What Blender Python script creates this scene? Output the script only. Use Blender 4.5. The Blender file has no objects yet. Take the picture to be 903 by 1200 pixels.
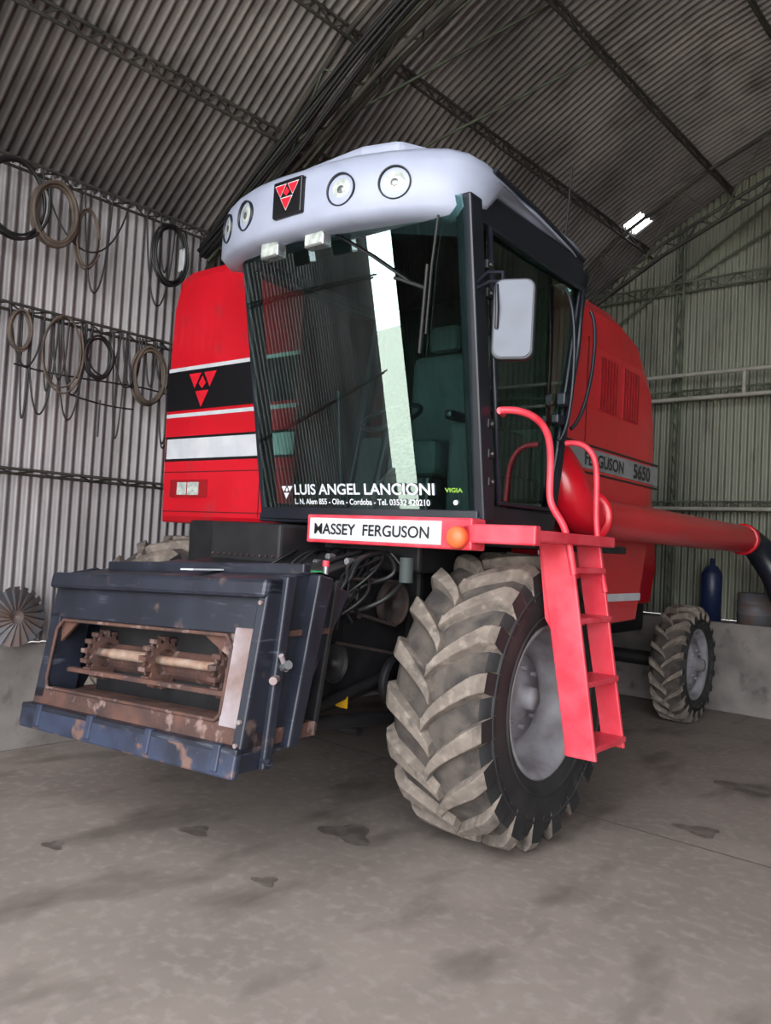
import bpy, math, random, bmesh
from mathutils import Matrix, Vector
random.seed(4)
S=bpy.context.scene
try: S.view_settings.view_transform='Standard'
except Exception: pass
COL=bpy.context.collection
# ---------------- camera
cam=bpy.data.cameras.new('camera'); co=bpy.data.objects.new('camera',cam); COL.objects.link(co)
cam.sensor_fit='VERTICAL'; cam.sensor_height=24; cam.lens=24*950/1200; cam.clip_end=300
co.matrix_world=Matrix.Translation((0,0,1.7))@Matrix.Rotation(math.radians(41.5),4,'Z')@Matrix.Rotation(math.radians(92.4),4,'X')@Matrix.Rotation(math.radians(3.05),4,'Z')
S.camera=co
# ---------------- materials
def lin(c):
    return tuple(((x/255)/12.92 if x/255<=0.04045 else ((x/255+0.055)/1.055)**2.4) for x in c)+(1,)
def pm(name,c,rough=.5,metal=0,c2=None,scale=6,lo=.35,hi=.65,bump=0,stretch=(1,1,1),coat=0,c3=None,scale3=20,lo3=.55,hi3=.65,spec=.5,c4=None,str4=(14,.6,1),lo4=.52,hi4=.72):
    m=bpy.data.materials.new(name); m.use_nodes=True; nt=m.node_tree; N=nt.nodes; L=nt.links
    b=N['Principled BSDF']; b.inputs['Roughness'].default_value=rough; b.inputs['Metallic'].default_value=metal
    b.inputs['Coat Weight'].default_value=coat; b.inputs['Specular IOR Level'].default_value=spec
    col=lin(c)
    if c2 is None: c2=tuple(x*.86 for x in c)
    tc=N.new('ShaderNodeTexCoord'); mp=N.new('ShaderNodeMapping'); mp.inputs['Scale'].default_value=stretch
    L.new(tc.outputs['Object'],mp.inputs[0])
    def layer(sc,lo_,hi_,prev,newc,det=6,mpx=None):
        n=N.new('ShaderNodeTexNoise'); n.inputs['Scale'].default_value=sc; n.inputs['Detail'].default_value=det
        L.new((mpx or mp).outputs[0],n.inputs['Vector'])
        r=N.new('ShaderNodeMapRange'); r.inputs[1].default_value=lo_; r.inputs[2].default_value=hi_
        L.new(n.outputs['Fac'],r.inputs[0])
        mx=N.new('ShaderNodeMix'); mx.data_type='RGBA'; L.new(r.outputs[0],mx.inputs[0])
        if isinstance(prev,tuple): mx.inputs[6].default_value=prev
        else: L.new(prev,mx.inputs[6])
        mx.inputs[7].default_value=newc
        return mx.outputs[2],n
    o,n=layer(scale,lo,hi,col,lin(c2))
    if c3 is not None: o,_=layer(scale3,lo3,hi3,o,lin(c3),8)
    if c4 is not None:
        mp4=N.new('ShaderNodeMapping'); mp4.inputs['Scale'].default_value=str4; mp4.inputs['Rotation'].default_value=(0,0,.5)
        L.new(tc.outputs['Object'],mp4.inputs[0])
        o,_=layer(3,lo4,hi4,o,lin(c4),4,mp4)
    L.new(o,b.inputs['Base Color'])
    if bump:
        bp=N.new('ShaderNodeBump'); bp.inputs['Strength'].default_value=bump; bp.inputs['Distance'].default_value=.01
        n2=N.new('ShaderNodeTexNoise'); n2.inputs['Scale'].default_value=scale*6; L.new(mp.outputs[0],n2.inputs['Vector'])
        L.new(n2.outputs['Fac'],bp.inputs['Height']); L.new(bp.outputs[0],b.inputs['Normal'])
    return m
def emis(name,c,s):
    m=bpy.data.materials.new(name); m.use_nodes=True; b=m.node_tree.nodes['Principled BSDF']
    b.inputs['Base Color'].default_value=lin(c); b.inputs['Emission Color'].default_value=lin(c); b.inputs['Emission Strength'].default_value=s
    return m
RED=pm('red_paint',(200,20,38),.32,c2=(186,14,30),scale=2,coat=.25,c3=(176,34,44),scale3=5,lo3=.58,hi3=.75)
REDD=pm('red_paint_worn',(204,44,62),.42,c2=(216,74,88),scale=7)
REDV=pm('red_vent',(150,8,22),.5)
SEAM=pm('panel_seam',(90,6,14),.6)
WHITE=pm('white_decal',(200,202,207),.4,c2=(184,187,194))
CAPW=pm('cab_roof_plastic',(158,164,184),.42,c2=(146,152,172),scale=3)
GREY=pm('grey_decal',(136,138,142),.45)
BLACK=pm('black_decal',(16,16,20),.35)
FRAME=pm('cab_frame_black',(18,21,29),.38,c2=(26,30,40),scale=4)
DARK=pm('machinery_dark',(13,13,17),.6,c2=(26,25,28),scale=9)
NAVY=pm('worn_dark_paint',(22,25,35),.42,c2=(34,38,50),scale=5,c3=(84,70,68),scale3=7,lo3=.62,hi3=.7,c4=(64,68,80),str4=(1.5,1.5,14),lo4=.62,hi4=.72)
NAVYB=pm('scraped_blue_steel',(48,56,78),.45,c2=(30,33,46),scale=6,c3=(104,80,72),scale3=9,lo3=.56,hi3=.64)
RUST=pm('rust',(92,62,52),.8,c2=(60,42,40),scale=7,c3=(124,102,96),scale3=14,lo3=.58,hi3=.7,bump=.3)
RUSTL=pm('bare_scuffed_steel',(146,138,144),.5,c2=(108,84,76),scale=5)
SHAFT=pm('shaft_steel',(170,152,140),.4,c2=(130,100,84),scale=10)
RUB=pm('tyre_rubber_black',(26,26,29),.72,c2=(42,41,42),scale=5,bump=.15)
DUST=pm('tyre_tread_dust',(124,114,105),.92,c2=(98,89,83),scale=7,c3=(140,129,119),scale3=16,lo3=.5,hi3=.7,bump=.4,c4=(72,67,64),str4=(3,3,3),lo4=.58,hi4=.74)
DUSTD=pm('tyre_groove_dust',(90,82,76),.95,c2=(54,50,49),scale=8,bump=.4)
RIM=pm('rim_paint',(142,141,148),.5,c2=(112,108,112),scale=6)
CHROME=pm('bright_metal',(180,182,186),.25,metal=.8)
YEL=pm('yellow_tag',(205,155,30),.5)
YGR=pm('yellowgreen_sticker',(120,165,50),.5)
GRN=pm('green_sticker',(30,170,90),.5)
ORANGE=emis('indicator_orange',(230,100,55),.1)
LENS=pm('lamp_lens',(196,202,196),.15,c2=(150,158,156),scale=25,coat=.6)
REFL=pm('lamp_reflector',(120,122,120),.2,metal=.5)
SEAT=pm('seat_fabric',(56,68,68),.8)
INT=pm('cab_trim_grey',(58,66,66),.7)
MIR=pm('mirror_face',(70,76,92),.3)
HOSE=pm('hose_brown',(92,79,68),.7,c2=(60,52,48),scale=8)
WIRE=pm('black_hose',(20,20,22),.5)
LATT=pm('lattice_steel',(40,39,36),.8,c2=(60,56,50),scale=4)
GLATT=pm('green_grey_steel',(82,90,74),.75,c2=(58,62,52),scale=4)
PIPE=pm('pale_pipe',(150,148,138),.6)
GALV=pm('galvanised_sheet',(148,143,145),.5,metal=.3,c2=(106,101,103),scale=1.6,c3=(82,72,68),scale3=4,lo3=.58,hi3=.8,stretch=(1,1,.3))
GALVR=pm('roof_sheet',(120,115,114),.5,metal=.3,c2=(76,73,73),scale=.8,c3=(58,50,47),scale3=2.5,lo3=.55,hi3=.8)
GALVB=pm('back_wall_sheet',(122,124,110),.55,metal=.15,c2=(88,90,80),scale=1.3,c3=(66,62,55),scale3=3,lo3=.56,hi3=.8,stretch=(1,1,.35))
CONC=pm('concrete_base',(132,126,122),.9,c2=(106,100,97),scale=2.5,c3=(80,75,72),scale3=6,lo3=.56,hi3=.75,bump=.25)
FLOOR=pm('floor_concrete',(142,131,124),.85,c2=(126,116,110),scale=1.6,lo=.3,hi=.7,c3=(152,142,135),scale3=14,lo3=.5,hi3=.8,bump=.06,spec=.25,c4=(104,95,89),str4=(.9,.4,1),lo4=.54,hi4=.72)
JOINT=pm('floor_joint',(98,90,84),.9)
STAIN=pm('oil_stain',(88,80,75),.7,c2=(112,103,97),scale=9,lo=.4,hi=.6)
GROUND=pm('yard_ground',(205,198,182),.95)
BLUE=pm('blue_cylinder_paint',(28,38,72),.4)
DRUM=pm('weathered_drum',(84,88,96),.6,c2=(96,76,68),scale=7)
def glass(name,tint,f=.08,rough=0.0,ior=1.45,gcol=(.85,1,1,1)):
    m=bpy.data.materials.new(name); m.use_nodes=True; nt=m.node_tree; N=nt.nodes; L=nt.links
    for n in list(N): 
        if n.type=='BSDF_PRINCIPLED': N.remove(n)
    out=[n for n in N if n.type=='OUTPUT_MATERIAL'][0]
    t=N.new('ShaderNodeBsdfTransparent'); t.inputs[0].default_value=tint
    g=N.new('ShaderNodeBsdfGlossy'); g.inputs['Roughness'].default_value=rough; g.inputs['Color'].default_value=gcol
    fr=N.new('ShaderNodeFresnel'); fr.inputs[0].default_value=ior
    ad=N.new('ShaderNodeMath'); ad.operation='ADD'; ad.inputs[1].default_value=f; L.new(fr.outputs[0],ad.inputs[0])
    mx=N.new('ShaderNodeMixShader'); L.new(ad.outputs[0],mx.inputs[0]); L.new(t.outputs[0],mx.inputs[1]); L.new(g.outputs[0],mx.inputs[2])
    L.new(mx.outputs[0],out.inputs[0]); return m
GLASS=glass('windscreen_glass',(.50,.72,.68,1),.15,gcol=(.78,1,.98,1))
GLASS2=glass('door_glass',(.48,.72,.62,1),.06)
# ---------------- helpers
def empty(name,mw=None):
    e=bpy.data.objects.new(name,None); COL.objects.link(e)
    if mw is not None: e.matrix_world=mw
    return e
def mo(name,v,f,mat,parent=None,smooth=False,bevel=0,mats=None,idx=None,seg=2):
    me=bpy.data.meshes.new(name); me.from_pydata([tuple(p) for p in v],[],f)
    if mats:
        for m in mats: me.materials.append(m)
        if idx: me.polygons.foreach_set('material_index',idx)
    else: me.materials.append(mat)
    if smooth: me.polygons.foreach_set('use_smooth',[True]*len(me.polygons))
    me.update()
    o=bpy.data.objects.new(name,me); COL.objects.link(o)
    if parent: o.parent=parent
    if bevel:
        b=o.modifiers.new('b','BEVEL'); b.width=bevel; b.segments=seg; b.limit_method='ANGLE'; b.angle_limit=math.radians(35)
    return o
BF=[(0,3,2,1),(4,5,6,7),(0,1,5,4),(1,2,6,5),(2,3,7,6),(3,0,4,7)]
def box(name,x0,x1,y0,y1,z0,z1,mat,parent=None,bevel=.008,fn=None):
    v=[(x0,y0,z0),(x1,y0,z0),(x1,y1,z0),(x0,y1,z0),(x0,y0,z1),(x1,y0,z1),(x1,y1,z1),(x0,y1,z1)]
    if fn: v=[fn(p) for p in v]
    return mo(name,v,BF,mat,parent,bevel=bevel)
def fixn(o):
    bm=bmesh.new(); bm.from_mesh(o.data); bmesh.ops.recalc_face_normals(bm,faces=bm.faces); bm.to_mesh(o.data); bm.free()
def prism(name,poly,axis,a,b,mat,parent=None,bevel=.008,fn=None):
    n=len(poly)
    def P(p,t):
        if axis=='x': return (t,p[0],p[1])
        if axis=='y': return (p[0],t,p[1])
        return (p[0],p[1],t)
    v=[P(p,a) for p in poly]+[P(p,b) for p in poly]
    if fn: v=[fn(p) for p in v]
    f=[tuple(range(n))[::-1],tuple(range(n,2*n))]+[(i,(i+1)%n,n+(i+1)%n,n+i) for i in range(n)]
    o=mo(name,v,f,mat,parent,bevel=bevel); fixn(o)
    return o
def curves(name,lines,r,mat,parent=None,smooth=False,cyc=False):
    cu=bpy.data.curves.new(name,'CURVE'); cu.dimensions='3D'; cu.bevel_depth=r; cu.bevel_resolution=3; cu.use_fill_caps=True
    for l in lines:
        if smooth:
            sp=cu.splines.new('NURBS'); sp.points.add(len(l)-1)
            for i,p in enumerate(l): sp.points[i].co=(*p,1)
            sp.order_u=min(4,len(l)); sp.use_endpoint_u=not cyc; sp.use_cyclic_u=cyc; sp.resolution_u=8
        else:
            sp=cu.splines.new('POLY'); sp.points.add(len(l)-1)
            for i,p in enumerate(l): sp.points[i].co=(*p,1)
            sp.use_cyclic_u=cyc
    cu.materials.append(mat)
    o=bpy.data.objects.new(name,cu); COL.objects.link(o)
    if parent: o.parent=parent
    return o
def lathe(name,prof,origin,axis,mat,parent=None,seg=48,mats=None,mi=None,smooth=True):
    ax=Vector(axis).normalized(); u=ax.orthogonal().normalized(); w=ax.cross(u); O=Vector(origin)
    v=[];f=[];idx=[]
    n=len(prof)
    for i in range(seg):
        a=2*math.pi*i/seg; d=u*math.cos(a)+w*math.sin(a)
        for (t,r) in prof: v.append(O+ax*t+d*r)
    for i in range(seg):
        j=(i+1)%seg
        for k in range(n-1):
            f.append((i*n+k,j*n+k,j*n+k+1,i*n+k+1)); idx.append(mi[k] if mi else 0)
    return mo(name,v,f,mat,parent,smooth=smooth,mats=mats,idx=idx if mats else None)
def cyl(name,p0,p1,r,mat,parent=None,seg=24):
    p0=Vector(p0);p1=Vector(p1);L=(p1-p0).length
    return lathe(name,[(0,0.0001),(0,r),(L,r),(L,0.0001)],p0,p1-p0,mat,parent,seg,smooth=False)
def text(name,body,size,mapf,mat,parent,bold=0.0,sx=1.0,align='LEFT'):
    cu=bpy.data.curves.new(name+'_c','FONT'); cu.body=body; cu.size=size; cu.extrude=0; cu.offset=bold; cu.align_x=align
    t=bpy.data.objects.new(name+'_t',cu); COL.objects.link(t)
    bpy.context.view_layer.update()
    dg=bpy.context.evaluated_depsgraph_get()
    me=bpy.data.meshes.new_from_object(t.evaluated_get(dg))
    for v in me.vertices: v.co=Vector(mapf(v.co.x*sx,v.co.y))
    me.materials.clear(); me.materials.append(mat)
    o=bpy.data.objects.new(name,me); COL.objects.link(o); o.parent=parent
    bpy.data.objects.remove(t)
    return o
# ---------------- shed shell
XW=6.28; Y0=-2.1; Y1=10.2
PL=[(-6.28,4.5),(-5.3,5.25),(-4.55,5.88),(-4.33,6.0),(-3.52,6.42),(-2.8,6.7),(-1.4,7.08)]
PROF=PL+[(0,7.3)]+[(-x,z) for x,z in PL[::-1]]
def roofz(x):
    for (a,za),(b,zb) in zip(PROF,PROF[1:]):
        if a<=x<=b: return za+(zb-za)*(x-a)/(b-a)
    return 4.5
PITCH=.084; NS=8; AMP=.019
def sheet(name,n0,n1,rowf,rows,mat,skip=None):
    n=int((n1-n0)/PITCH*NS); v=[];f=[]
    for i in range(n+1):
        t=n0+(n1-n0)*i/n; w=math.sin(2*math.pi*t/PITCH)*AMP
        for k in range(rows): v.append(rowf(t,k,w))
    for i in range(n):
        t=n0+(n1-n0)*i/n
        for k in range(rows-1):
            if skip and skip(t,k): continue
            a=i*rows+k; f.append((a,a+rows,a+rows+1,a+1))
    return mo(name,v,f,mat,smooth=True)
sheet('wall_left',Y0,Y1,lambda t,k,w:(-XW+w,t,[.805,4.6][k]),2,GALV)
sheet('wall_right',Y0,Y1,lambda t,k,w:(XW+w,t,[.805,4.6][k]),2,GALV)
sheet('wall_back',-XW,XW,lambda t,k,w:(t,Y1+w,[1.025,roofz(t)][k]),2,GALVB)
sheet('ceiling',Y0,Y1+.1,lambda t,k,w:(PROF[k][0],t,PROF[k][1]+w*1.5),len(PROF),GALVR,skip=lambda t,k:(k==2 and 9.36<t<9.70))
sheet('unseen_reflection_panel',-5.62,-3.55,lambda t,k,w:(t,Y0-.1+w,[.03,6.0][k]),2,GALVR)  # unseen sheet panel added behind camera to bound the bright windscreen reflection
box('concrete_ledge',-6.5,-6.18,Y0,Y1+.2,0,.8,CONC,bevel=.01)
box('concrete_ledge',-6.18,6.18,9.72,Y1+.2,0,1.02,CONC,bevel=.01)
box('concrete_ledge',6.18,6.5,Y0,Y1+.2,0,.8,CONC,bevel=.01)
mo('floor',[(-6.5,Y0,0),(6.5,Y0,0),(6.5,Y1,0),(-6.5,Y1,0)],[(0,1,2,3)],FLOOR)
mo('ground',[(-60,-60,-.03),(60,-60,-.03),(60,60,-.03),(-60,60,-.03)],[(0,1,2,3)],GROUND)
v=[];f=[]
def strip(x0,x1,y0,y1):
    b=len(v); v.extend([(x0,y0,.002),(x1,y0,.002),(x1,y1,.002),(x0,y1,.002)]); f.append((b,b+1,b+2,b+3))
for y in (1.25,5.0,8.4): strip(-6.18,6.18,y-.006,y+.006)
mo('floor_joint_lines',v,f,JOINT)  # expansion joint lines laid thinly on the floor concrete
# small oil stains as one flat mesh
v=[];f=[]
for (sx_,sy_,r) in ((-3.3,3.55,.13),(-3.9,2.9,.07),(-1.9,5.3,.1),(-4.2,2.2,.05),(-3.1,2.75,.05),(-2.0,6.6,.16)):
    b=len(v)
    for k in range(18):
        a=2*math.pi*k/18; rr=r*(1+.3*math.sin(3*a+sx_)+random.uniform(-.1,.1)); v.append((sx_+rr*1.3*math.cos(a),sy_+rr*math.sin(a),.003))
    f.append(tuple(range(b,b+18)))
mo('floor_stains',v,f,STAIN)
def lattice(name,p0,p1,dv,step,r,mat,parent=None,web=.6):
    p0=Vector(p0);p1=Vector(p1);dv=Vector(dv);L=(p1-p0).length;n=max(2,int(L/step))
    curves(name,[[p0,p1],[p0+dv,p1+dv]],r,mat,parent)
    z=[]
    for i in range(n+1): z.append(p0.lerp(p1,i/n)+(dv if i%2 else Vector((0,0,0))))
    curves(name+'_web',[z],r*web,mat,parent)
pur=empty('roof_purlins')
for i,x in enumerate((-5.3,-4.55,-3.5,-2.4,-1.2,0,1.2,2.4,3.5,4.5,5.3)):
    z=roofz(x)-.055
    lattice('purlin_%d'%i,(x,Y0,z),(x,Y1-.02,z),(.03,0,-.12),.16,.014,LATT,pur)
gr=empty('wall_girts')
for i,z in enumerate((2.1,3.33,4.42)):
    lattice('girt_%d'%i,(-6.2,Y0,z),(-6.2,Y1-.1,z),(.1,0,.03),.16,.012,LATT,gr)
for i,z in enumerate((2.35,3.75,5.15)):
    lattice('back_girt_%d'%i,(-6.1,Y1-.08,z),(6.1,Y1-.08,z),(0,-.08,.1),.18,.014,GLATT,gr)
curves('pipe_rail',[[(-6.0,9.9,4.02),(6.0,9.9,4.02)],[(-6.0,9.9,3.72),(6.0,9.9,3.72)],[(-6.0,9.95,2.36),(6.0,9.95,2.36)],[(-3.2,9.9,4.02),(-3.2,9.9,3.72)]],.026,PIPE,gr)
for i,x in enumerate((-4.15,0.2,3.4)):
    lattice('back_post_%d'%i,(x,Y1-.06,1.04),(x,Y1-.06,roofz(x)-.1),(.12,-.08,0),.2,.018,GLATT,gr)
curves('back_diagonals',[[(-5.6,10.1,4.4),(-2.2,10.1,6.6)],[(-4.15,10.1,5.2),(-2.0,10.1,6.2)]],.016,GLATT,gr)
tr=empty('roof_truss')
for j,y in enumerate((4.35,9.3)):
    top=[(x,y,z-.16) for x,z in PROF]
    bot=[(-6.2,y,4.15),(-4.05,y,5.35),(-2.5,y,6.0),(0,y,6.5),(2.5,y,6.0),(4.05,y,5.35),(6.2,y,4.15)]
    curves('truss_chords_%d'%j,[top,bot,[(a,b+.02,c+.15) for a,b,c in bot],[(a,b+.14,c+.07) for a,b,c in bot]],.022,LATT,tr)
    web=[]
    n=26
    for i in range(n+1):
        x=-6.2+12.4*i/n
        if i%2: web.append((x,y,roofz(x)-.16))
        else:
            for (a,_,za),(b,_,zb_) in zip(bot,bot[1:]):
                if a<=x<=b: web.append((x,y,za+(zb_-za)*(x-a)/(b-a)));break
    curves('truss_web_%d'%j,[web],.012,GLATT,tr)
    zz=[]; n=90
    for i in range(n+1):
        x=-6.2+12.4*i/n
        for (a,_,za),(b,_,zb_) in zip(bot,bot[1:]):
            if a<=x<=b:
                z=za+(zb_-za)*(x-a)/(b-a); k=i%3
                zz.append((x,y+(0,.02,.14)[k],z+(0,.15,.07)[k]));break
    curves('truss_lacing_%d'%j,[zz],.012,LATT,tr)
    lattice('truss_post_%d'%j,(-6.16,y,.82),(-6.16,y,4.3),(.14,0,0),.2,.016,LATT,tr)
    lattice('truss_knee_%d'%j,(-6.16,y,3.9),(-5.2,y,4.75),(.1,0,-.1),.15,.014,LATT,tr)
curves('brace_rods',[[(-5.58,4.4,4.98),(-3.5,5.75,6.35)],[(-5.5,4.45,5.0),(-3.4,5.2,6.4)],[(-5.0,4.4,4.9),(-3.3,5.0,6.4)],[(-6.1,4.4,4.3),(-3.5,6.6,6.3)],[(-5.0,4.4,4.8),(-2.4,4.6,6.7)]],.013,GLATT,tr)
# bundle of pipes/cables stored along the truss
lines=[]; lines2=[]
for i in range(9):
    o1=random.uniform(-.10,.10); o2=random.uniform(-.1,.12); sg=random.uniform(.02,.14)
    l=[(-6.05,4.22+o1,4.22+o2*.6),(-5.3,4.22+o1,4.72+o2-sg),(-4.6,4.2+o1,5.12+o2-sg),(-3.9,4.2+o1,5.56+o2*.5),(-2.6,4.2+o1,6.05+o2*.4)]
    (lines if i%3 else lines2).append(l)
curves('hanging_cable_bundle',lines,.016,WIRE,smooth=True)
curves('hanging_green_hose',lines2,.015,GLATT,smooth=True)
# ---------------- objects on shed walls
def coil(y,z,ry,rz,turns,r,mat,ph=0):
    pts=[]
    for i in range(turns*12):
        a=2*math.pi*i/12+ph; k=1+.07*math.sin(a*.37+ph)+random.uniform(-.03,.03)
        pts.append((-6.03+.03*math.sin(a*.21+ph),y+ry*k*math.sin(a),z+rz*k*math.cos(a)))
    return curves('hanging_hose_coil',[pts],r,mat,smooth=True)
coil(2.82,4.1,.17,.24,4,.017,HOSE,.3)
coil(2.52,4.12,.24,.3,3,.011,WIRE,1.1)
coil(3.1,4.0,.1,.24,3,.008,HOSE,2)
coil(3.85,4.1,.16,.26,4,.010,WIRE,.7)
coil(3.72,3.02,.15,.24,5,.012,HOSE,1.9)
coil(3.25,3.08,.12,.17,3,.009,WIRE,.2)
coil(2.95,3.05,.16,.3,2,.008,HOSE,.9)
coil(2.62,3.15,.08,.15,3,.010,HOSE,.1)
wl=[[(-6.04,2.7,4.42),(-6.04,2.9,3.75),(-6.04,3.3,3.7),(-6.04,3.45,4.42)],
 [(-6.04,2.95,3.33),(-6.04,3.0,2.6),(-6.04,3.1,2.5),(-6.04,3.2,3.33)],[(-6.04,3.05,2.75),(-6.04,3.3,2.7),(-6.04,3.6,2.72)],[(-6.04,3.3,2.75),(-6.04,3.3,2.45)],
 [(-6.04,2.6,2.9),(-6.04,3.0,2.85),(-6.04,3.6,2.95),(-6.04,3.9,2.9)],[(-6.04,3.1,3.33),(-6.04,3.15,2.9),(-6.04,3.4,2.75),(-6.04,3.45,3.33)]]
for i in range(20):
    y=random.uniform(2.4,4.0); zt=random.choice((4.42,3.33,3.33)); wd=random.uniform(.06,.3); dp=random.uniform(.35,.85)
    wl.append([(-6.05,y,zt),(-6.04,y+wd*.1,zt-dp*.6),(-6.03,y+wd*.3,zt-dp*1.1),(-6.03,y+wd*.7,zt-dp*1.1),(-6.04,y+wd*.95,zt-dp*.5),(-6.05,y+wd,zt)])
curves('hanging_wires',wl,.007,WIRE,smooth=True)
box('wall_socket',-6.1,-6.02,3.98,4.04,4.0,4.2,WHITE)
bd=empty('bladed_disc')
C=Vector((-6.06,2.75,1.03))
lathe('disc_hub',[(0,.001),(.03,.05),(.03,.07),(0,.2),(-.012,.2),(-.012,.001)],C,(1,0,-.0),DRUM,bd)
v=[];f=[]
for i in range(20):
    a=2*math.pi*i/20
    def q(r,da,h): return (C.x+h,C.y+r*math.sin(a+da),C.z+r*math.cos(a+da))
    b=len(v); v+= [q(.05,0,.05),q(.05,.25,.03),q(.225,.42,.0),q(.225,.16,.035)]; f.append((b,b+1,b+2,b+3))
mo('disc_blades',v,f,DRUM,bd)
gb=empty('gas_cylinder')
lathe('cylinder_body',[(0,.001),(0,.12),(.55,.12),(.64,.07),(.66,.03),(.74,.03),(.74,.001)],(-3.5,9.92,1.02),(0,0,1),BLUE,gb)
md=empty('metal_drum')
lathe('drum_body',[(0,.001),(0,.19),(.11,.19),(.12,.2),(.13,.19),(.24,.19),(.25,.2),(.26,.19),(.36,.19),(.36,.17),(.34,.17),(.34,.001)],(-3.0,9.93,1.02),(0,0,1),DRUM,md)

# ================= COMBINE
P0=Vector((-2.66,4.2,0)); R3=Matrix.Rotation(math.radians(3),4,'Z')
H=empty('combine_harvester',Matrix.Translation(P0)@R3@Matrix.Translation(-P0))
def tyre(nm,xo,w,yc,R,rr_,side,nl,lugh,parent,rimdepth=.2):
    s=-side
    Rc=R-lugh
    prof=[(0.06,rr_),(0.02,rr_+.04),(0.0,rr_+.12),(0.0,(rr_+Rc)/2),(.015,Rc-.10),(.04,Rc-.05),(.09,Rc-.015),(w/2,Rc),(w-.09,Rc-.015),(w-.04,Rc-.05),(w-.015,Rc-.1),(w,(rr_+Rc)/2),(w,rr_+.12),(w-.02,rr_+.04),(w-.06,rr_)]
    mi=[0,0,0,0,0,1,1,1,1,1,0,0,0,0]
    lathe(nm+'_carcass',prof,(xo,yc,R),(s,0,0),RUB,parent,72,mats=[RUB,DUSTD],mi=mi)
    v=[];f=[];idx=[]
    def carc(a):
        for (a0,r0),(a1,r1) in zip(prof[4:11],prof[5:11]):
            if a0<=a<=a1: return r0+(r1-r0)*(a-a0)/(a1-a0)
        return Rc-.1
    for sd in (0,1):
        for i in range(nl):
            ph0=2*math.pi*(i+.5*sd)/nl
            ns=12
            base=len(v)
            for k in range(ns):
                t=k/(ns-1)
                d=-.02+(w/2+.02-.004)*t
                a=w/2+(d if sd else -d)
                a=min(max(a,.004),w-.004)
                rs=carc(a)-.012
                if t>.93: rs-= .05
                ro=R-.014*(t**3)
                if t>.85: ro=R-.03
                if t>.95: ro=R-.075
                sweep=.62*(w/2/R)*1.45*(t**.75)
                ph=ph0-sweep
                hw=(.036+.026*t)/R*(w/.62)
                for (dp,r) in ((-hw*1.35,rs),(-hw*.88,ro),(hw*.88,ro),(hw*1.35,rs)):
                    q=ph+dp
                    v.append((xo+s*a,yc-r*math.sin(q),R+r*math.cos(q)))
            for k in range(ns-1):
                for m in range(3):
                    a0=base+k*4+m; b0=base+(k+1)*4+m
                    f.append((a0,a0+1,b0+1,b0) if (sd==0)==(s<0) else (a0,b0,b0+1,a0+1)); idx.append(0)
            f.append((base,base+1,base+2,base+3)); idx.append(0)
            e=base+(ns-1)*4; f.append((e,e+3,e+2,e+1)); idx.append(1)
    mo(nm+'_lugs',v,f,DUST,parent,mats=[DUST,RUB],idx=idx,bevel=.006)
    for rg in (rr_+.09,Rc-.13):
        lathe(nm+'_ring',[(.012,rg-.008),(-.004,rg-.004),(-.004,rg+.004),(.012,rg+.008)],(xo,yc,R),(s,0,0),RUB,parent,72)
    rp=[(.05,rr_+.012),(.035,rr_+.02),(.03,rr_+.005),(.045,rr_-.02),(.07,rr_-.03),(.13,rr_-.05),(rimdepth,rr_-.07),(rimdepth+.01,rr_*.62),(rimdepth-.04,rr_*.56),(rimdepth-.05,.13),(rimdepth-.07,.11),(rimdepth-.07,.07),(rimdepth-.14,.065),(rimdepth-.15,.001)]
    lathe(nm+'_rim',rp,(xo,yc,R),(s,0,0),RIM,parent,48)
    lathe(nm+'_rim_inner',[(w-.05,rr_+.01),(w-.07,rr_-.03),(rimdepth,rr_-.07)],(xo,yc,R),(s,0,0),RIM,parent,48)
    for i in range(8):
        a=2*math.pi*i/8; y=yc+.17*math.sin(a)*rr_/.42; z=R+.17*math.cos(a)*rr_/.42
        cyl(nm+'_bolt_%d'%i,(xo+s*(rimdepth-.04),y,z),(xo+s*(rimdepth-.075),y,z),.014,RIM,parent,8)
tyre('front_tyre_r',-2.36,.62,4.2,.85,.43,1,19,.05,H,.26)
tyre('front_tyre_l',-6.04,.60,4.2,.85,.43,-1,19,.05,H,.26)
tyre('rear_tyre_r',-2.93,.36,8.75,.62,.36,1,20,.035,H,.1)
tyre('rear_tyre_l',-5.62,.36,8.75,.62,.36,-1,20,.035,H,.1)
def smap(a,b):
    ang=math.radians(150)-a/.62; r=.575+b
    return (-2.353,4.2+r*math.sin(ang),.85+r*math.cos(ang))
text('tyre_lettering','R 30 8PR',.11,smap,RIM,H,-.004,.9)
cyl('front_axle',(-5.6,4.2,.85),(-2.7,4.2,.85),.12,DARK,H)
box('final_drive',-3.25,-3.0,3.95,4.45,.6,1.25,DARK,H,.03)
box('final_drive_l',-5.4,-5.2,3.95,4.45,.6,1.25,DARK,H,.03)
cyl('rear_axle',(-5.4,8.75,.62),(-3.1,8.75,.62),.08,DARK,H)
box('chassis',-5.3,-3.2,4.0,6.6,.75,1.75,DARK,H,.03)
box('rear_chassis',-4.95,-3.65,6.5,9.0,.9,1.3,DARK,H,.03)
prism('straw_hood',[(6.6,1.2),(9.1,1.2),(9.25,1.6),(9.1,2.3),(8.6,2.75),(6.6,2.95)],'x',-4.98,-3.62,RED,H,.03)
def loft(name,secs,mat,parent,bevel=0,smooth=False):
    n=len(secs[0]); v=[p for s in secs for p in s]; f=[]
    for i in range(len(secs)-1):
        for k in range(n):
            a=i*n+k;b=i*n+(k+1)%n; f.append((a,b,b+n,a+n))
    f.append(tuple(range(n))[::-1]); f.append(tuple(range((len(secs)-1)*n,len(secs)*n)))
    o=mo(name,v,f,mat,parent,bevel=bevel); fixn(o)
    return o
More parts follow.
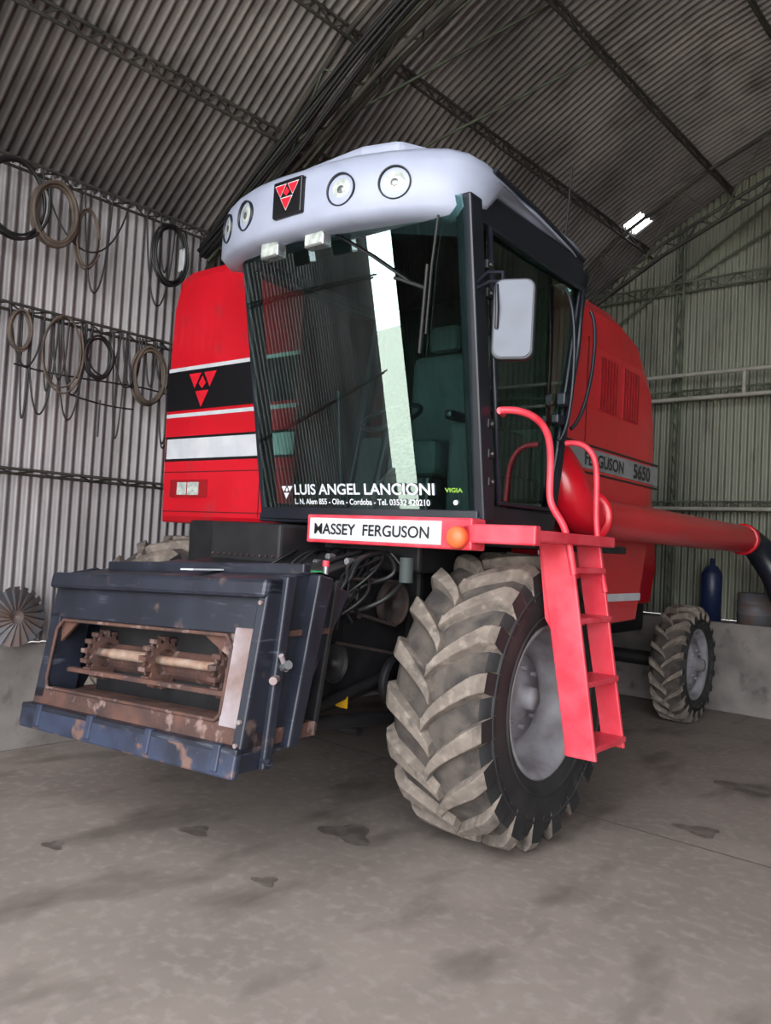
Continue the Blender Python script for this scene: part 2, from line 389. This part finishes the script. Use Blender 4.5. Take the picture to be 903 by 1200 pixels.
def bsec(y,zt,zb,x0,x1):
    return [(x0,y,zb),(x1,y,zb),(x1,y,min(3.25,zt-.35)),(x1-.05,y,zt-.16),(x1-.16,y,zt-.03),(x1-.35,y,zt),(x0+.35,y,zt),(x0+.16,y,zt-.03),(x0+.05,y,zt-.16),(x0,y,min(3.25,zt-.35))]
secs=[bsec(4.85,3.70,1.95,-5.78,-2.75),bsec(6.0,3.70,1.95,-5.78,-2.75),bsec(6.35,3.62,1.95,-5.78,-2.75),bsec(6.58,3.42,1.95,-5.78,-2.75),bsec(6.72,3.1,1.95,-5.76,-2.77),bsec(6.8,2.6,1.98,-5.74,-2.79)]
loft('grain_tank_body',secs,RED,H,.015)
prism('side_panel_lower',[(4.75,2.0),(6.75,2.0),(6.5,1.2),(4.75,1.15)],'x',-3.0,-2.78,RED,H,.012)
prism('side_panel_lower_l',[(4.75,2.0),(6.75,2.0),(6.5,1.2),(4.75,1.15)],'x',-5.75,-5.5,RED,H,.012)
box('lower_white_line',-2.785,-2.774,4.76,6.56,1.36,1.42,WHITE,H,0)
box('side_decal_grey',-2.755,-2.745,4.86,6.78,2.34,2.49,GREY,H,0)
box('side_decal_line',-2.755,-2.744,4.86,6.78,2.305,2.32,BLACK,H,0)
box('side_decal_line2',-2.755,-2.744,4.86,6.78,2.505,2.52,BLACK,H,0)
box('side_seam',-2.755,-2.744,4.86,6.74,2.03,2.045,SEAM,H,0)
box('side_seam2',-2.755,-2.744,5.30,5.31,2.53,3.3,SEAM,H,0)
def sidemap(y0,z0): return lambda a,b:(-2.740,y0+a,z0+b)
text('side_text_number','5650',.16,sidemap(6.22,2.36),BLACK,H,.004,1.15)
text('side_text_name','FERGUSON',.13,sidemap(5.3,2.37),BLACK,H,.003,1.1)
for i in range(14):
    y=5.52+i*.055
    if i in (6,7): continue
    box('vent_slat_%d'%i,-2.755,-2.737,y,y+.03,2.8,3.2,REDV,H,0)
def psec(y,top,x0=-5.82,x1=-4.27,ins=0):
    return [(x0+.03+ins,y,1.80+ins),(x1,y,1.80+ins),(x1,y,top-ins),(x0+.24+ins,y,top-ins),(x0+.10+ins,y,top-.05-ins),(x0+.03+ins,y,top-.3),(x0+ins,y,2.6)]
loft('front_housing_left',[psec(3.9,3.82,ins=.05),psec(3.93,3.84),psec(4.9,3.84)],RED,H,.012)
fy=3.9
def fbox(n,x0,x1,z0,z1,m,d=.006): return box(n,x0,x1,fy-d,fy+.01,z0,z1,m,H,0)
fbox('panel_line_top',-5.765,-4.28,3.02,3.05,WHITE)
fbox('panel_black',-5.765,-4.28,2.70,3.02,BLACK)
fbox('panel_line_bottom',-5.765,-4.28,2.645,2.675,WHITE)
fbox('panel_white_bar',-5.735,-4.28,2.31,2.47,WHITE)
fbox('panel_bar_border',-5.755,-4.275,2.29,2.49,BLACK,.004)
fbox('panel_lamp_recess',-5.66,-5.2,2.0,2.14,REDV)
fbox('panel_lamp',-5.56,-5.3,2.02,2.12,LENS,.014)
fbox('panel_lamp_divider',-5.44,-5.43,2.02,2.12,REDV,.016)
fbox('panel_seam_v',-4.62,-4.612,1.86,2.28,SEAM,.004)
fbox('panel_seam_h',-5.76,-4.28,2.20,2.207,SEAM,.004)
fbox('panel_seam_low',-5.74,-4.28,1.885,1.892,SEAM,.004)
def tri(n,x,z,w,y,par=H,mat=RED,wm=None):
    v=[];f=[];idx=[]
    def one(cx,cz,s,m,dy=0):
        b=len(v); v.extend([(cx-s/2,y+dy,cz+s*.4),(cx+s/2,y+dy,cz+s*.4),(cx,y+dy,cz-s*.4)]); f.append((b,b+2,b+1)); idx.append(m)
    for cx,cz,s in ((x-w*.27,z+w*.20,w*.44),(x+w*.27,z+w*.20,w*.44),(x,z-w*.24,w*.48)):
        one(cx,cz,s,0)
        if wm: one(cx,cz,s*1.16,1,.0015)
    b=len(v); v.extend([(x-w*.13,y,z+w*.12),(x,y,z+w*.0),(x+w*.13,y,z+w*.12),(x,y,z+w*.3)]); f.append((b,b+1,b+2,b+3)); idx.append(0)
    return mo(n,v,f,mat,par,mats=[mat,wm or mat],idx=idx)
EMR=pm('emblem_red',(225,28,48),.4)
tri('panel_emblem',-5.33,2.86,.34,fy-.010,mat=EMR)
# ---- cab
CX=-3.375; BUL=.055
def gY(x,z):
    s=(z-1.91)/1.59; u=(x-CX)/.84
    return 3.57-.30*s-BUL*(1-u*u)
v=[];f=[];NX=24;NZ=12
for j in range(NZ+1):
    for i in range(NX+1):
        z=1.91+1.62*j/NZ; hw=.815+.03*j/NZ; x=CX+hw*(2*i/NX-1); v.append((x,gY(x,z),z))
for j in range(NZ):
    for i in range(NX):
        a=j*(NX+1)+i; f.append((a,a+1,a+NX+2,a+NX+1))
mo('windscreen',v,f,GLASS,H,smooth=True)
xr=-2.52; xl=-4.23
def bar(n,p0,p1,w,d,mat):
    p0=Vector(p0);p1=Vector(p1)
    v=[]
    for p in (p0,p1):
        v+=[(p.x-w/2,p.y-d/2,p.z),(p.x+w/2,p.y-d/2,p.z),(p.x+w/2,p.y+d/2,p.z),(p.x-w/2,p.y+d/2,p.z)]
    return mo(n,v,BF,mat,H,bevel=.012)
bar('pillar_front_r',(xr-.03,3.64,1.86),(xr-.03,3.35,3.55),.10,.12,FRAME)
bar('pillar_front_l',(xl+.02,3.64,1.86),(xl+.0,3.35,3.55),.05,.12,FRAME)
bar('pillar_rear_r',(xr-.03,4.38,1.86),(xr-.03,4.72,3.55),.07,.10,FRAME)
bar('pillar_rear_l',(xl+.03,4.38,1.86),(xl+.03,4.72,3.55),.07,.10,FRAME)
box('cab_sill_r',xr-.07,xr+.01,3.6,4.42,1.84,1.95,FRAME,H)
box('cab_sill_l',xl,xl+.07,3.6,4.42,1.84,1.95,FRAME,H)
box('cab_floor',xl,xr,3.56,4.42,1.82,1.88,FRAME,H)
box('cab_head_r',xr-.07,xr+.005,3.36,4.75,3.44,3.56,FRAME,H)
box('cab_head_l',xl,xl+.07,3.36,4.75,3.44,3.56,FRAME,H)
prism('windscreen_sill',[(xl,3.62)]+[(CX+.84*(2*i/12-1),gY(CX+.84*(2*i/12-1),1.91)-.01) for i in range(13)]+[(xr,3.62)],'z',1.84,1.915,FRAME,H,.005)
mo('cab_rear_wall',[(xl,4.36,1.86),(xr,4.36,1.86),(xr,4.50,2.5),(xl,4.50,2.5)],[(0,1,2,3)],INT,H)
mo('cab_rear_glass',[(xl,4.50,2.5),(xr,4.50,2.5),(xr,4.72,3.5),(xl,4.72,3.5)],[(0,1,2,3)],GLASS2,H)
box('tank_front_wall',xl,xr-.3,4.80,4.86,2.0,3.65,DARK,H)
mo('door_glass',[(xr-.01,3.66,1.95),(xr-.01,4.36,1.95),(xr-.01,4.68,3.46),(xr-.01,3.42,3.46)],[(0,1,2,3)],GLASS2,H)
mo('side_glass_left',[(xl+.01,3.66,1.95),(xl+.01,4.36,1.95),(xl+.01,4.68,3.46),(xl+.01,3.42,3.46)],[(0,1,2,3)],GLASS2,H)
curves('door_frame',[[(xr+.015,3.72,1.97),(xr+.015,4.34,1.97),(xr+.015,4.62,3.0),(xr+.015,4.66,3.42),(xr+.015,3.5,3.42)]],.017,FRAME,H,cyc=True)
curves('door_grab_bar',[[(xr+.03,4.35,3.35),(xr+.07,4.42,3.3),(xr+.07,4.5,2.9),(xr+.07,4.42,2.45),(xr+.03,4.38,2.4)],[(xr+.03,4.75,3.3),(xr+.1,4.78,3.2),(xr+.1,4.66,2.6),(xr+.02,4.56,2.5)]],.012,FRAME,H,smooth=True)
box('door_lock',xr,xr+.05,4.32,4.48,2.5,2.56,FRAME,H,.01)
box('door_lock_b',xr,xr+.06,4.38,4.46,2.62,2.7,FRAME,H,.01)
for i,z in enumerate((2.05,2.2,2.36,3.05,3.2)):
    yy=3.47+.17*(3.5-z)/1.6
    box('hinge_%d'%i,xr-.01,xr+.03,yy-.03,yy+.03,z,z+.05,DARK,H,.006)
    cyl('hinge_bolt_%d'%i,(xr+.03,yy,z+.025),(xr+.036,yy,z+.025),.009,CHROME,H,8)
box('seat_base',-3.55,-3.08,3.92,4.32,2.15,2.38,SEAT,H,.05)
box('seat_pedestal',-3.45,-3.18,4.0,4.3,1.88,2.16,FRAME,H,.02)
box('seat_back',-3.55,-3.08,4.24,4.38,2.36,3.0,SEAT,H,.06)
box('headrest',-3.44,-3.2,4.27,4.37,3.02,3.2,SEAT,H,.04)
box('armrest',-3.06,-3.0,3.95,4.3,2.5,2.56,FRAME,H,.02)
box('console_right',-2.95,-2.70,3.85,4.35,1.9,2.45,INT,H,.03)
box('door_inner_trim',-2.62,-2.56,3.75,4.3,1.96,2.15,INT,H,.02)
curves('steering_column',[[(-3.33,3.64,1.9),(-3.33,3.78,2.45)]],.035,FRAME,H)
curves('steering_wheel',[[(-3.33+.19*math.cos(a),3.78+.16*math.sin(a),2.5+.1*math.sin(a)) for a in [i*math.pi/12 for i in range(24)]]],.016,FRAME,H,cyc=True)
curves('levers',[[(-2.85,3.95,2.4),(-2.85,3.9,2.62)],[(-2.78,3.98,2.4),(-2.78,3.93,2.6)],[(-3.8,3.9,1.9),(-3.8,3.8,2.7)]],.012,FRAME,H)
box('monitor',-2.78,-2.62,3.75,3.79,2.75,2.92,FRAME,H,.01)
box('cab_ceiling',xl+.05,xr-.05,3.3,4.7,3.5,3.54,INT,H)
half=[(0,2.99),(.2,2.995),(.4,3.02),(.6,3.08),(.78,3.16),(.9,3.24),(.97,3.34),(1.0,3.46),(1.0,3.6),(.99,4.0),(.97,4.5),(.95,4.68),(.85,4.76),(.5,4.78),(0,4.78)]
CC=-3.49
out=[(CC+x,y) for x,y in half]+[(CC-x,y) for x,y in half[::-1][1:-1]]
cen=Vector((CC,3.9))
def zb(y): 
    t=min(1,max(0,(y-3.42)/.12)); return 3.44+.21*t
def capv(inset,kind,z):
    r=[]
    for x,y in out:
        sx=1-inset/1.0; sy_=1-inset/.9
        q=Vector((cen.x+(x-cen.x)*sx, cen.y+(y-cen.y)*sy_))
        dr=-.11*max(0,(y-3.3))/1.45
        li=.04*max(0,(CC-x))
        zz=zb(y)+z if kind=='b' else z+dr
        r.append((q.x,q.y,zz+li))
    return r
levels=[capv(.10,'b',-.01),capv(.03,'b',0),capv(.0,'b',.04),capv(.0,'t',3.71),capv(.025,'t',3.77),capv(.07,'t',3.81),capv(.16,'t',3.83),capv(.4,'t',3.85)]
n=len(out); v=[p for l in levels for p in l]; f=[]
for i in range(len(levels)-1):
    for k in range(n): f.append((i*n+k,i*n+(k+1)%n,(i+1)*n+(k+1)%n,(i+1)*n+k))
f.append(tuple((len(levels)-1)*n+k for k in range(n))); f.append(tuple(range(n))[::-1])
mo('cab_roof_cap',v,f,CAPW,H,smooth=True)
box('roof_gutter',-4.44,-2.53,3.5,4.72,3.5,3.64,FRAME,H,.02)
curves('roof_rail',[[(CC+1.0,3.5,3.735),(CC+.99,4.0,3.70),(CC+.96,4.7,3.63)]],.014,FRAME,H)
def hz(p): return (p[0],p[1],p[2]-.11*max(0,(p[1]-3.3))/1.45)
prism('roof_hatch',[(-4.0,3.35),(-3.7,3.25),(-3.2,3.22),(-2.98,3.28),(-2.86,3.45),(-2.84,4.5),(-4.1,4.5),(-4.1,3.6)],'z',3.80,3.95,CAPW,H,.03,fn=hz)
prism('roof_hatch_top',[(-3.85,3.5),(-3.1,3.36),(-2.95,3.5),(-3.0,4.3),(-3.9,4.3)],'z',3.9,4.01,CAPW,H,.03,fn=hz)
curves('antenna',[[(-2.62,4.6,3.7),(-2.60,4.62,4.25)]],.006,WIRE,H)
def capy(x):
    u=abs(x-CC)
    for (a,ya),(b,yb) in zip(half,half[1:]):
        if a<=u<=b: return ya+(yb-ya)*(u-a)/(b-a)
    return 3.4
for i,(x,LZ) in enumerate(((-4.2,3.64),(-3.93,3.63),(-3.15,3.60),(-2.85,3.60))):
    sl=(capy(x+.05)-capy(x-.05))/.1
    nrm=Vector((sl,-1,-.05)).normalized()
    c=Vector((x,capy(x),LZ))
    lathe('roof_lamp_ring_%d'%i,[(-.06,.088),(.010,.090),(.014,.086),(.004,.081),(-.02,.079)],c,nrm,FRAME,H,32)
    lathe('roof_lamp_lens_%d'%i,[(-.012,.081),(.0,.055),(.004,.03),(.005,.001)],c,nrm,LENS,H,32)
    lathe('roof_lamp_bulb_%d'%i,[(.0045,.022),(.007,.015),(.008,.001)],c,nrm,REFL,H,16)
box('roof_badge',-3.63,-3.40,2.965,3.02,3.52,3.73,BLACK,H,.01)
tri('roof_emblem',-3.515,3.63,.18,2.960,mat=EMR,wm=WHITE)
for i,x in enumerate((-3.76,-3.40)):
    y=3.08
    box('work_lamp_%d'%i,x-.075,x+.075,y,y+.07,3.36,3.46,CHROME,H,.01)
    box('work_lamp_lens_%d'%i,x-.065,x+.065,y-.006,y+.01,3.37,3.45,LENS,H,.005)
    curves('work_lamp_stem_%d'%i,[[(x,y+.04,3.44),(x,y+.06,3.56)]],.01,FRAME,H)
def gp(x,z,off=.02): return (x,gY(x,z)-off,z)
curves('wiper_arms',[[gp(-3.35,3.46),gp(-3.1,3.3),gp(-2.85,3.12)],[gp(-2.66,3.46),gp(-2.72,3.2),gp(-2.78,2.85)]],.007,WIRE,H)
curves('wiper_blade',[[gp(-2.74,3.2,.03),gp(-2.82,2.75,.03)],[gp(-2.95,3.16,.03),gp(-2.76,3.08,.03)]],.010,WIRE,H)
tx=lambda x0,z0:(lambda a,b:(x0+a,gY(x0+a,z0+b)-.012,z0+b))
text('windscreen_name','LUIS ANGEL LANCIONI',.088,tx(-3.86,1.995),WHITE,H,.002,1.18)
text('windscreen_contact','L. N. Alem 855 - Oliva - Cordoba - Tel. 03532 420210',.047,tx(-3.86,1.935),WHITE,H,.001,1.0)
tri('windscreen_emblem',-3.93,2.01,.1,gY(-3.93,2.02)-.012,H,WHITE)
text('windscreen_sticker','VIGIA',.032,tx(-2.72,2.01),YGR,H,.001,1.3)
cyl('round_sticker',(-2.66,gY(-2.66,1.96)-.012,1.955),(-2.66,gY(-2.66,1.96)-.005,1.955),.014,WHITE,H,16)
# mirror
MX=-2.235
curves('mirror_arm',[[(-2.5,3.4,3.1),(-2.40,3.34,3.12),(MX-.07,3.33,3.1),(MX-.07,3.31,2.75)],[(-2.5,3.4,3.07),(-2.38,3.34,3.07),(MX-.07,3.33,3.05)]],.01,FRAME,H)
def rrect(cx,cz,w,h,r,n=5):
    p=[]
    for (sx,sz,a0) in ((1,1,0),(-1,1,90),(-1,-1,180),(1,-1,270)):
        for i in range(n+1):
            a=math.radians(a0+90*i/n); p.append((cx+sx*(w/2-r)+r*math.cos(a),cz+sz*(h/2-r)+r*math.sin(a)))
    return p
def mrot(p):
    v_=Matrix.Rotation(math.radians(24),3,'Z')@(Vector(p)-Vector((MX,3.33,0))); return tuple(v_+Vector((MX,3.33,0)))
prism('mirror_shell',rrect(MX,2.85,.21,.41,.05),'y',3.31,3.36,FRAME,H,.008,fn=mrot)
prism('mirror_glass',rrect(MX,2.85,.18,.38,.04),'y',3.304,3.312,MIR,H,0,fn=mrot)
curves('mirror_bracket',[[(MX-.07,3.27,3.02),(MX-.05,3.25,2.9),(MX-.06,3.27,2.8)]],.01,FRAME,H)
# ---- platform, nameplate
box('platform_beam',-3.69,-2.50,3.46,3.6,1.70,1.87,REDD,H,.01)
box('nameplate',-3.66,-2.69,3.452,3.465,1.72,1.85,WHITE,H,.004)
text('nameplate_text','MASSEY  FERGUSON',.09,lambda a,b:(-3.62+a,3.447,1.754+b),BLACK,H,.0015,1.05)
box('platform_floor',-2.62,-2.13,3.5,4.45,1.76,1.82,REDD,H,.01)
box('platform_lip',-2.56,-2.13,3.46,3.52,1.74,1.84,REDD,H,.01)
lathe('indicator_lamp',[(0,.001),(0,.062),(.04,.056),(.055,.04),(.06,.001)],(-2.575,3.455,1.765),(0,-1,0),ORANGE,H,24)
box('fender',-3.0,-2.36,3.9,5.2,1.73,1.78,DARK,H,.01)
def lx(z): return -2.24+ (1.8-z)*.17
def stringer(n,y0,y1,w):
    prism(n,[(lx(1.8)-w/2-.02,1.8),(lx(1.8)+w/2,1.8),(lx(.64)+w/2,.64),(lx(.64)-w/2,.64)],'y',y0,y1,REDD,H,.006)
stringer('ladder_stringer_front',3.90,3.925,.17)
stringer('ladder_stringer_rear',4.32,4.345,.13)
for i,z in enumerate((.69,1.02,1.35,1.62)):
    x=lx(z)
    box('ladder_step_%d'%i,x-.09,x+.08,3.92,4.33,z-.012,z+.018,REDD,H,.004)
    box('ladder_step_lip_%d'%i,x-.095,x-.08,3.92,4.33,z-.05,z+.018,REDD,H,.004)
prism('ladder_brace',[(-2.3,1.78),(-2.36,1.78),(-2.3,1.35),(-2.2,1.2)],'y',3.93,3.94,REDD,H,.003)
curves('handrail_front',[[(-2.46,3.62,2.46),(-2.38,3.66,2.47),(-2.30,3.78,2.44),(-2.28,3.88,2.32),(-2.29,3.9,2.1),(-2.29,3.9,1.98),(-2.22,3.9,1.9),(-2.17,3.9,1.82),(-2.13,3.91,1.6)]],.02,REDD,H,smooth=True)
curves('handrail_rear',[[(-2.44,4.38,2.38),(-2.36,4.38,2.39),(-2.27,4.38,2.34),(-2.23,4.38,2.23),(-2.23,4.38,2.0),(-2.21,4.36,1.8),(-2.13,4.33,1.5)]],.018,REDD,H,smooth=True)
curves('cab_step_rail',[[(-2.50,3.72,2.46),(-2.46,3.62,2.46)]],.02,REDD,H)
# ---- unloading auger
curves('unloading_auger',[[(-2.58,4.95,1.97),(-2.58,9.1,1.97)]],.145,RED,H)
curves('auger_elbow',[[(-2.75,4.75,2.35),(-2.6,4.72,2.2),(-2.57,4.75,2.02),(-2.58,4.98,1.97)]],.155,RED,H,smooth=True)
lathe('auger_flange',[(0,.14),(0,.19),(.03,.19),(.03,.14)],(-2.58,5.0,1.97),(0,1,0),RED,H,32)
lathe('auger_ring',[(0,.14),(0,.165),(.03,.165),(.03,.14)],(-2.58,8.85,1.97),(0,1,0),RED,H,32)
curves('auger_spout',[[(-2.58,9.05,1.97),(-2.52,9.22,1.9),(-2.34,9.24,1.62),(-2.22,9.2,1.35)]],.15,FRAME,H)
# ---- feeder house and header adapter
def lean(p):
    x,y,z=p; return (x,y,z+.035+.042*(x+3.82)/.9)
def yf(z): return 2.3+.14*(z-.6)/.87
def fb(n,x0,x1,z0,z1,d0,d1,mat,bevel=.006):
    v=[]
    for z in (z0,z1):
        v+=[(x0,yf(z)+d0,z),(x1,yf(z)+d0,z),(x1,yf(z)+d1,z),(x0,yf(z)+d1,z)]
    return mo(n,[lean(p) for p in v],BF,mat,H,bevel=bevel)
XL=-4.68; XR=-2.88
fb('adapter_top_plate',XL,XR-.02,1.19,1.38,.0,.05,NAVY)
fb('adapter_top_beam',XL-.01,XR,1.36,1.45,-.05,.10,NAVY,.02)
fb('adapter_left_post',XL,XL+.10,.74,1.22,.0,.2,NAVY)
fb('adapter_right_post',XR-.06,XR+.0,.6,1.44,-.03,.10,NAVY,.01)
fb('adapter_right_plate',XR-.20,XR-.055,.78,1.22,-.005,.03,RUSTL)
fb('adapter_bottom_strip',XL,XR,.70,.80,.0,.06,RUST)
fb('adapter_lip',XL-.02,XR+.0,.58,.70,-.05,-.01,NAVYB,.012)
fb('adapter_lip_shelf',XL-.02,XR+.0,.68,.71,-.05,.04,NAVY,.006)
for i in range(4):
    xx=XL+.15+i*.5
    fb('lip_hinge_%d'%i,xx,xx+.05,.6,.72,-.06,-.03,NAVYB,.008)
def lp(p): 
    x,y,z=p; return lean((x,yf(z)+y,z))
x0,x1,z0,z1=XL+.10,XR-.20,.80,1.18
curves('opening_border',[[lp((x0+.05,-.003,z1)),lp((x1-.05,-.003,z1)),lp((x1,-.003,z1-.05)),lp((x1,-.003,z0+.03)),lp((x1-.03,-.003,z0)),lp((x0+.03,-.003,z0)),lp((x0,-.003,z0+.05)),lp((x0,-.003,z1-.05))]],.010,RUST,H,cyc=True)
fb('opening_back',XL,XR,.7,1.43,.42,.45,DARK)
fb('opening_floor',XL,XR,.70,.77,.05,.45,RUST)
fb('opening_top_in',XL,XR,1.18,1.21,.05,.45,RUST)
fb('opening_side_in',x1-.01,x1+.0,.77,1.2,.05,.42,RUST)
prism('opening_corner_l',[(x0-.02,1.20),(x0+.2,1.20),(x0-.02,1.04)],'y',2.41,2.43,RUST,H,.003,fn=lean)
prism('opening_corner_r',[(x1+.02,1.20),(x1-.3,1.20),(x1+.02,1.04)],'y',2.41,2.43,RUST,H,.003,fn=lean)
sy=.17
def sp(x,z): return lean((x,yf(z)+sy,z))
cyl('feeder_shaft',sp(-4.42,1.0),sp(-3.15,1.0),.024,SHAFT,H)
cyl('feeder_shaft_sleeve',sp(-4.25,1.0),sp(-3.85,1.0),.03,SHAFT,H)
cyl('feeder_drum',lean((-4.5,yf(1.0)+.30,.97)),lean((-3.1,yf(1.0)+.30,.97)),.10,RUST,H)
fb('feeder_slat',-4.5,-3.15,.89,.915,.06,.10,RUST)
for i,x in enumerate((-4.36,-4.31,-3.82,-3.77,-3.27,-3.22)):
    c=Vector(sp(x,.99)); pts=[]
    for k in range(28):
        a=2*math.pi*k/28; r=.10 if k%2 else .125
        pts.append((c.x,c.y+r*math.sin(a)*.9,c.z+r*math.cos(a)))
    m=len(pts)
    v=[(p[0]-.008,p[1],p[2]) for p in pts]+[(p[0]+.008,p[1],p[2]) for p in pts]
    inner=[(c.x-.008,c.y+.07*math.sin(2*math.pi*k/28),c.z+.07*math.cos(2*math.pi*k/28)) for k in range(28)]
    inner2=[(p[0]+.016,p[1],p[2]) for p in inner]
    v+=inner+inner2
    f=[]
    for k in range(m):
        j=(k+1)%m
        f+=[(k,j,m+j,m+k),(k,2*m+k,2*m+j,j),(m+k,m+j,3*m+j,3*m+k),(2*m+k,3*m+k,3*m+j,2*m+j)]
    mo('chain_sprocket_%d'%i,v,f,RUST,H)
for i,x in enumerate((-4.335,-3.795,-3.245)):
    c=Vector(sp(x,.99))
    for k in range(14):
        a=2*math.pi*k/14
        y=c.y+.125*math.sin(a)*.9; z=c.z+.125*math.cos(a)
        box('chain_link_%d_%d'%(i,k),x-.03,x+.03,y-.017,y+.017,z-.012,z+.012,RUST,H,.003)
def sideprism(n,poly,xa,xb,mat,bv=.006): return prism(n,poly,'x',xa,xb,mat,H,bv,fn=lean)
sideprism('adapter_side_plate',[(2.34,.62),(2.44,1.44),(2.66,1.48),(2.98,1.38),(2.56,.66)],XR-.04,XR-.02,NAVY)
sideprism('adapter_side_rib',[(2.53,.68),(2.60,.68),(2.78,1.45),(2.68,1.47)],XR-.03,XR+.05,NAVY,.01)
sideprism('adapter_side_rib2',[(2.40,.60),(2.45,.60),(2.55,1.46),(2.49,1.46)],XR-.03,XR+.03,NAVY,.01)
sideprism('adapter_side_plate_l',[(2.34,.62),(2.44,1.44),(2.66,1.48),(2.98,1.38),(2.56,.66)],XL,XL+.02,NAVY)
mo('adapter_deck',[lean(p) for p in [(XL,2.45,1.44),(XR,2.45,1.44),(XR-.02,2.75,1.48),(XL+.05,2.75,1.48),(XL+.3,3.05,1.54),(XR-.1,3.0,1.44)]],[(0,1,2,3),(3,2,5,4)],NAVY,H)
box('deck_ridge',XL+.1,XR-.06,2.68,2.73,1.45,1.52,NAVY,H,.01,fn=lean)
box('deck_scrape',-3.62,-3.52,2.48,2.70,1.478,1.486,WHITE,H,0,fn=lean)
cyl('coupler_body',(-2.88,2.5,1.12),(-2.79,2.46,1.15),.02,CHROME,H)
cyl('coupler_knob',(-2.83,2.49,1.12),(-2.82,2.44,1.19),.012,RUSTL,H)
cyl('coupler_nut',(-2.86,2.46,1.08),(-2.82,2.40,1.08),.018,RUSTL,H)
cyl('pin_bottom',(-2.90,2.42,.72),(-2.82,2.42,.72),.018,NAVY,H)
for i,z in enumerate((.72,.82,1.34,1.40)):
    cyl('flange_bolt_%d'%i,lean((XR-.03,yf(z)-.03,z)),lean((XR-.03,yf(z)-.042,z)),.011,RUSTL,H,8)
loft('feeder_house',[[(-4.5,2.6,.76),(-3.12,2.6,.76),(-3.12,2.6,1.42),(-4.5,2.6,1.42)],[(-4.45,3.4,.76),(-3.3,3.4,.76),(-3.3,3.4,1.58),(-4.45,3.4,1.58)],[(-4.45,4.1,.9),(-3.3,4.1,.9),(-3.3,4.1,1.8),(-4.45,4.1,1.8)]],DARK,H,.01)
box('feeder_cover',-4.4,-3.75,3.3,3.9,1.55,1.80,DARK,H,.02)
box('upper_front_block',-5.2,-3.7,3.75,4.1,1.45,1.82,DARK,H,.02)
box('cab_underframe',-4.2,-3.0,3.7,4.1,1.55,1.80,DARK,H,.02)
for i in range(12): cyl('cover_bolt_%d'%i,(-4.35+.055*i,3.295,1.6),(-4.35+.055*i,3.285,1.6),.006,RUST,H,6)
def pulley(n,x,y,z,r,mat=RUST):
    lathe(n,[(0,.001),(0,r*.25),(.02,r*.25),(.015,r*.8),(.04,r),(.03,r*.88),(.0,r*.88),(-.02,r),(-.03,r*.8),(-.03,.001)],(x,y,z),(1,0,0),mat,H,28)
DR=pm('dark_rust',(58,42,38),.8,c2=(34,28,28),scale=9)
pulley('sprocket_a',-3.2,3.72,1.36,.13,DR); pulley('pulley_b',-3.22,3.3,1.42,.09,DARK); pulley('pulley_c',-3.15,3.75,.9,.16,DARK)
pulley('pulley_d',-3.2,3.2,1.05,.11,DARK)
curves('drive_chain',[[(-3.17,3.72,1.49),(-3.17,3.3,1.51)],[(-3.17,3.72,1.23),(-3.17,3.3,1.33)],[(-3.17,3.2,1.16),(-3.17,3.75,1.06)]],.010,DR,H)
for i in range(26):
    x=random.uniform(-3.9,-3.1); y=random.uniform(3.05,3.4)
    pts=[(x,3.6,1.66)]
    for k in range(4): pts.append((x+random.uniform(-.15,.2),y+.22-.10*k+random.uniform(-.06,.06),1.62-.10*k+random.uniform(-.08,.04)))
    curves('hydraulic_hose_%d'%i,[pts],random.choice([.008,.010,.014]),WIRE,H,smooth=True)
for i,(x,z) in enumerate(((-3.45,1.62),(-3.3,1.6),(-3.55,1.58))):
    cyl('valve_fitting_%d'%i,(x,3.45,z),(x,3.40,z),.02,CHROME,H,10)
curves('coupler_loop',[[(-3.02,2.95,1.45),(-2.97,2.9,1.6),(-3.0,2.85,1.35),(-3.05,2.9,1.2),(-3.1,3.1,1.2),(-3.1,3.1,1.5)]],.011,WIRE,H,smooth=True)
cyl('quick_coupler',(-3.02,2.92,1.44),(-3.02,2.92,1.60),.014,CHROME,H)
cyl('quick_coupler_cap',(-3.02,2.92,1.58),(-3.02,2.92,1.61),.018,REDD,H)
cyl('oil_filter',(-2.98,3.55,1.50),(-2.98,3.55,1.64),.04,INT,H)
box('green_tag',-3.2,-3.12,3.0,3.02,1.5,1.55,GRN,H,0)
box('yellow_tag',-3.28,-3.2,3.35,3.36,.78,.86,YEL,H,0)
curves('lift_cylinder',[[(-3.22,2.75,.76),(-3.22,3.9,.66)],[(-4.5,2.75,.76),(-4.5,3.9,.66)]],.04,DARK,H)
curves('lower_struts',[[(-3.2,2.7,.74),(-3.25,3.9,.95)],[(-3.3,3.6,.6),(-5.2,3.6,.6)]],.03,DARK,H)
# ---------------- lighting
w=bpy.data.worlds.new('sky'); S.world=w; w.use_nodes=True
bg=w.node_tree.nodes['Background']; bg.inputs[0].default_value=(.95,.975,1,1); bg.inputs[1].default_value=9.2
l=bpy.data.lights.new('portal_front','AREA'); l.shape='RECTANGLE'; l.size=12.6; l.size_y=7.2; l.energy=0
l.cycles.is_portal=True
o=bpy.data.objects.new('portal_front',l); COL.objects.link(o); o.location=(0,Y0,3.6); o.rotation_euler=(math.radians(90),0,0)
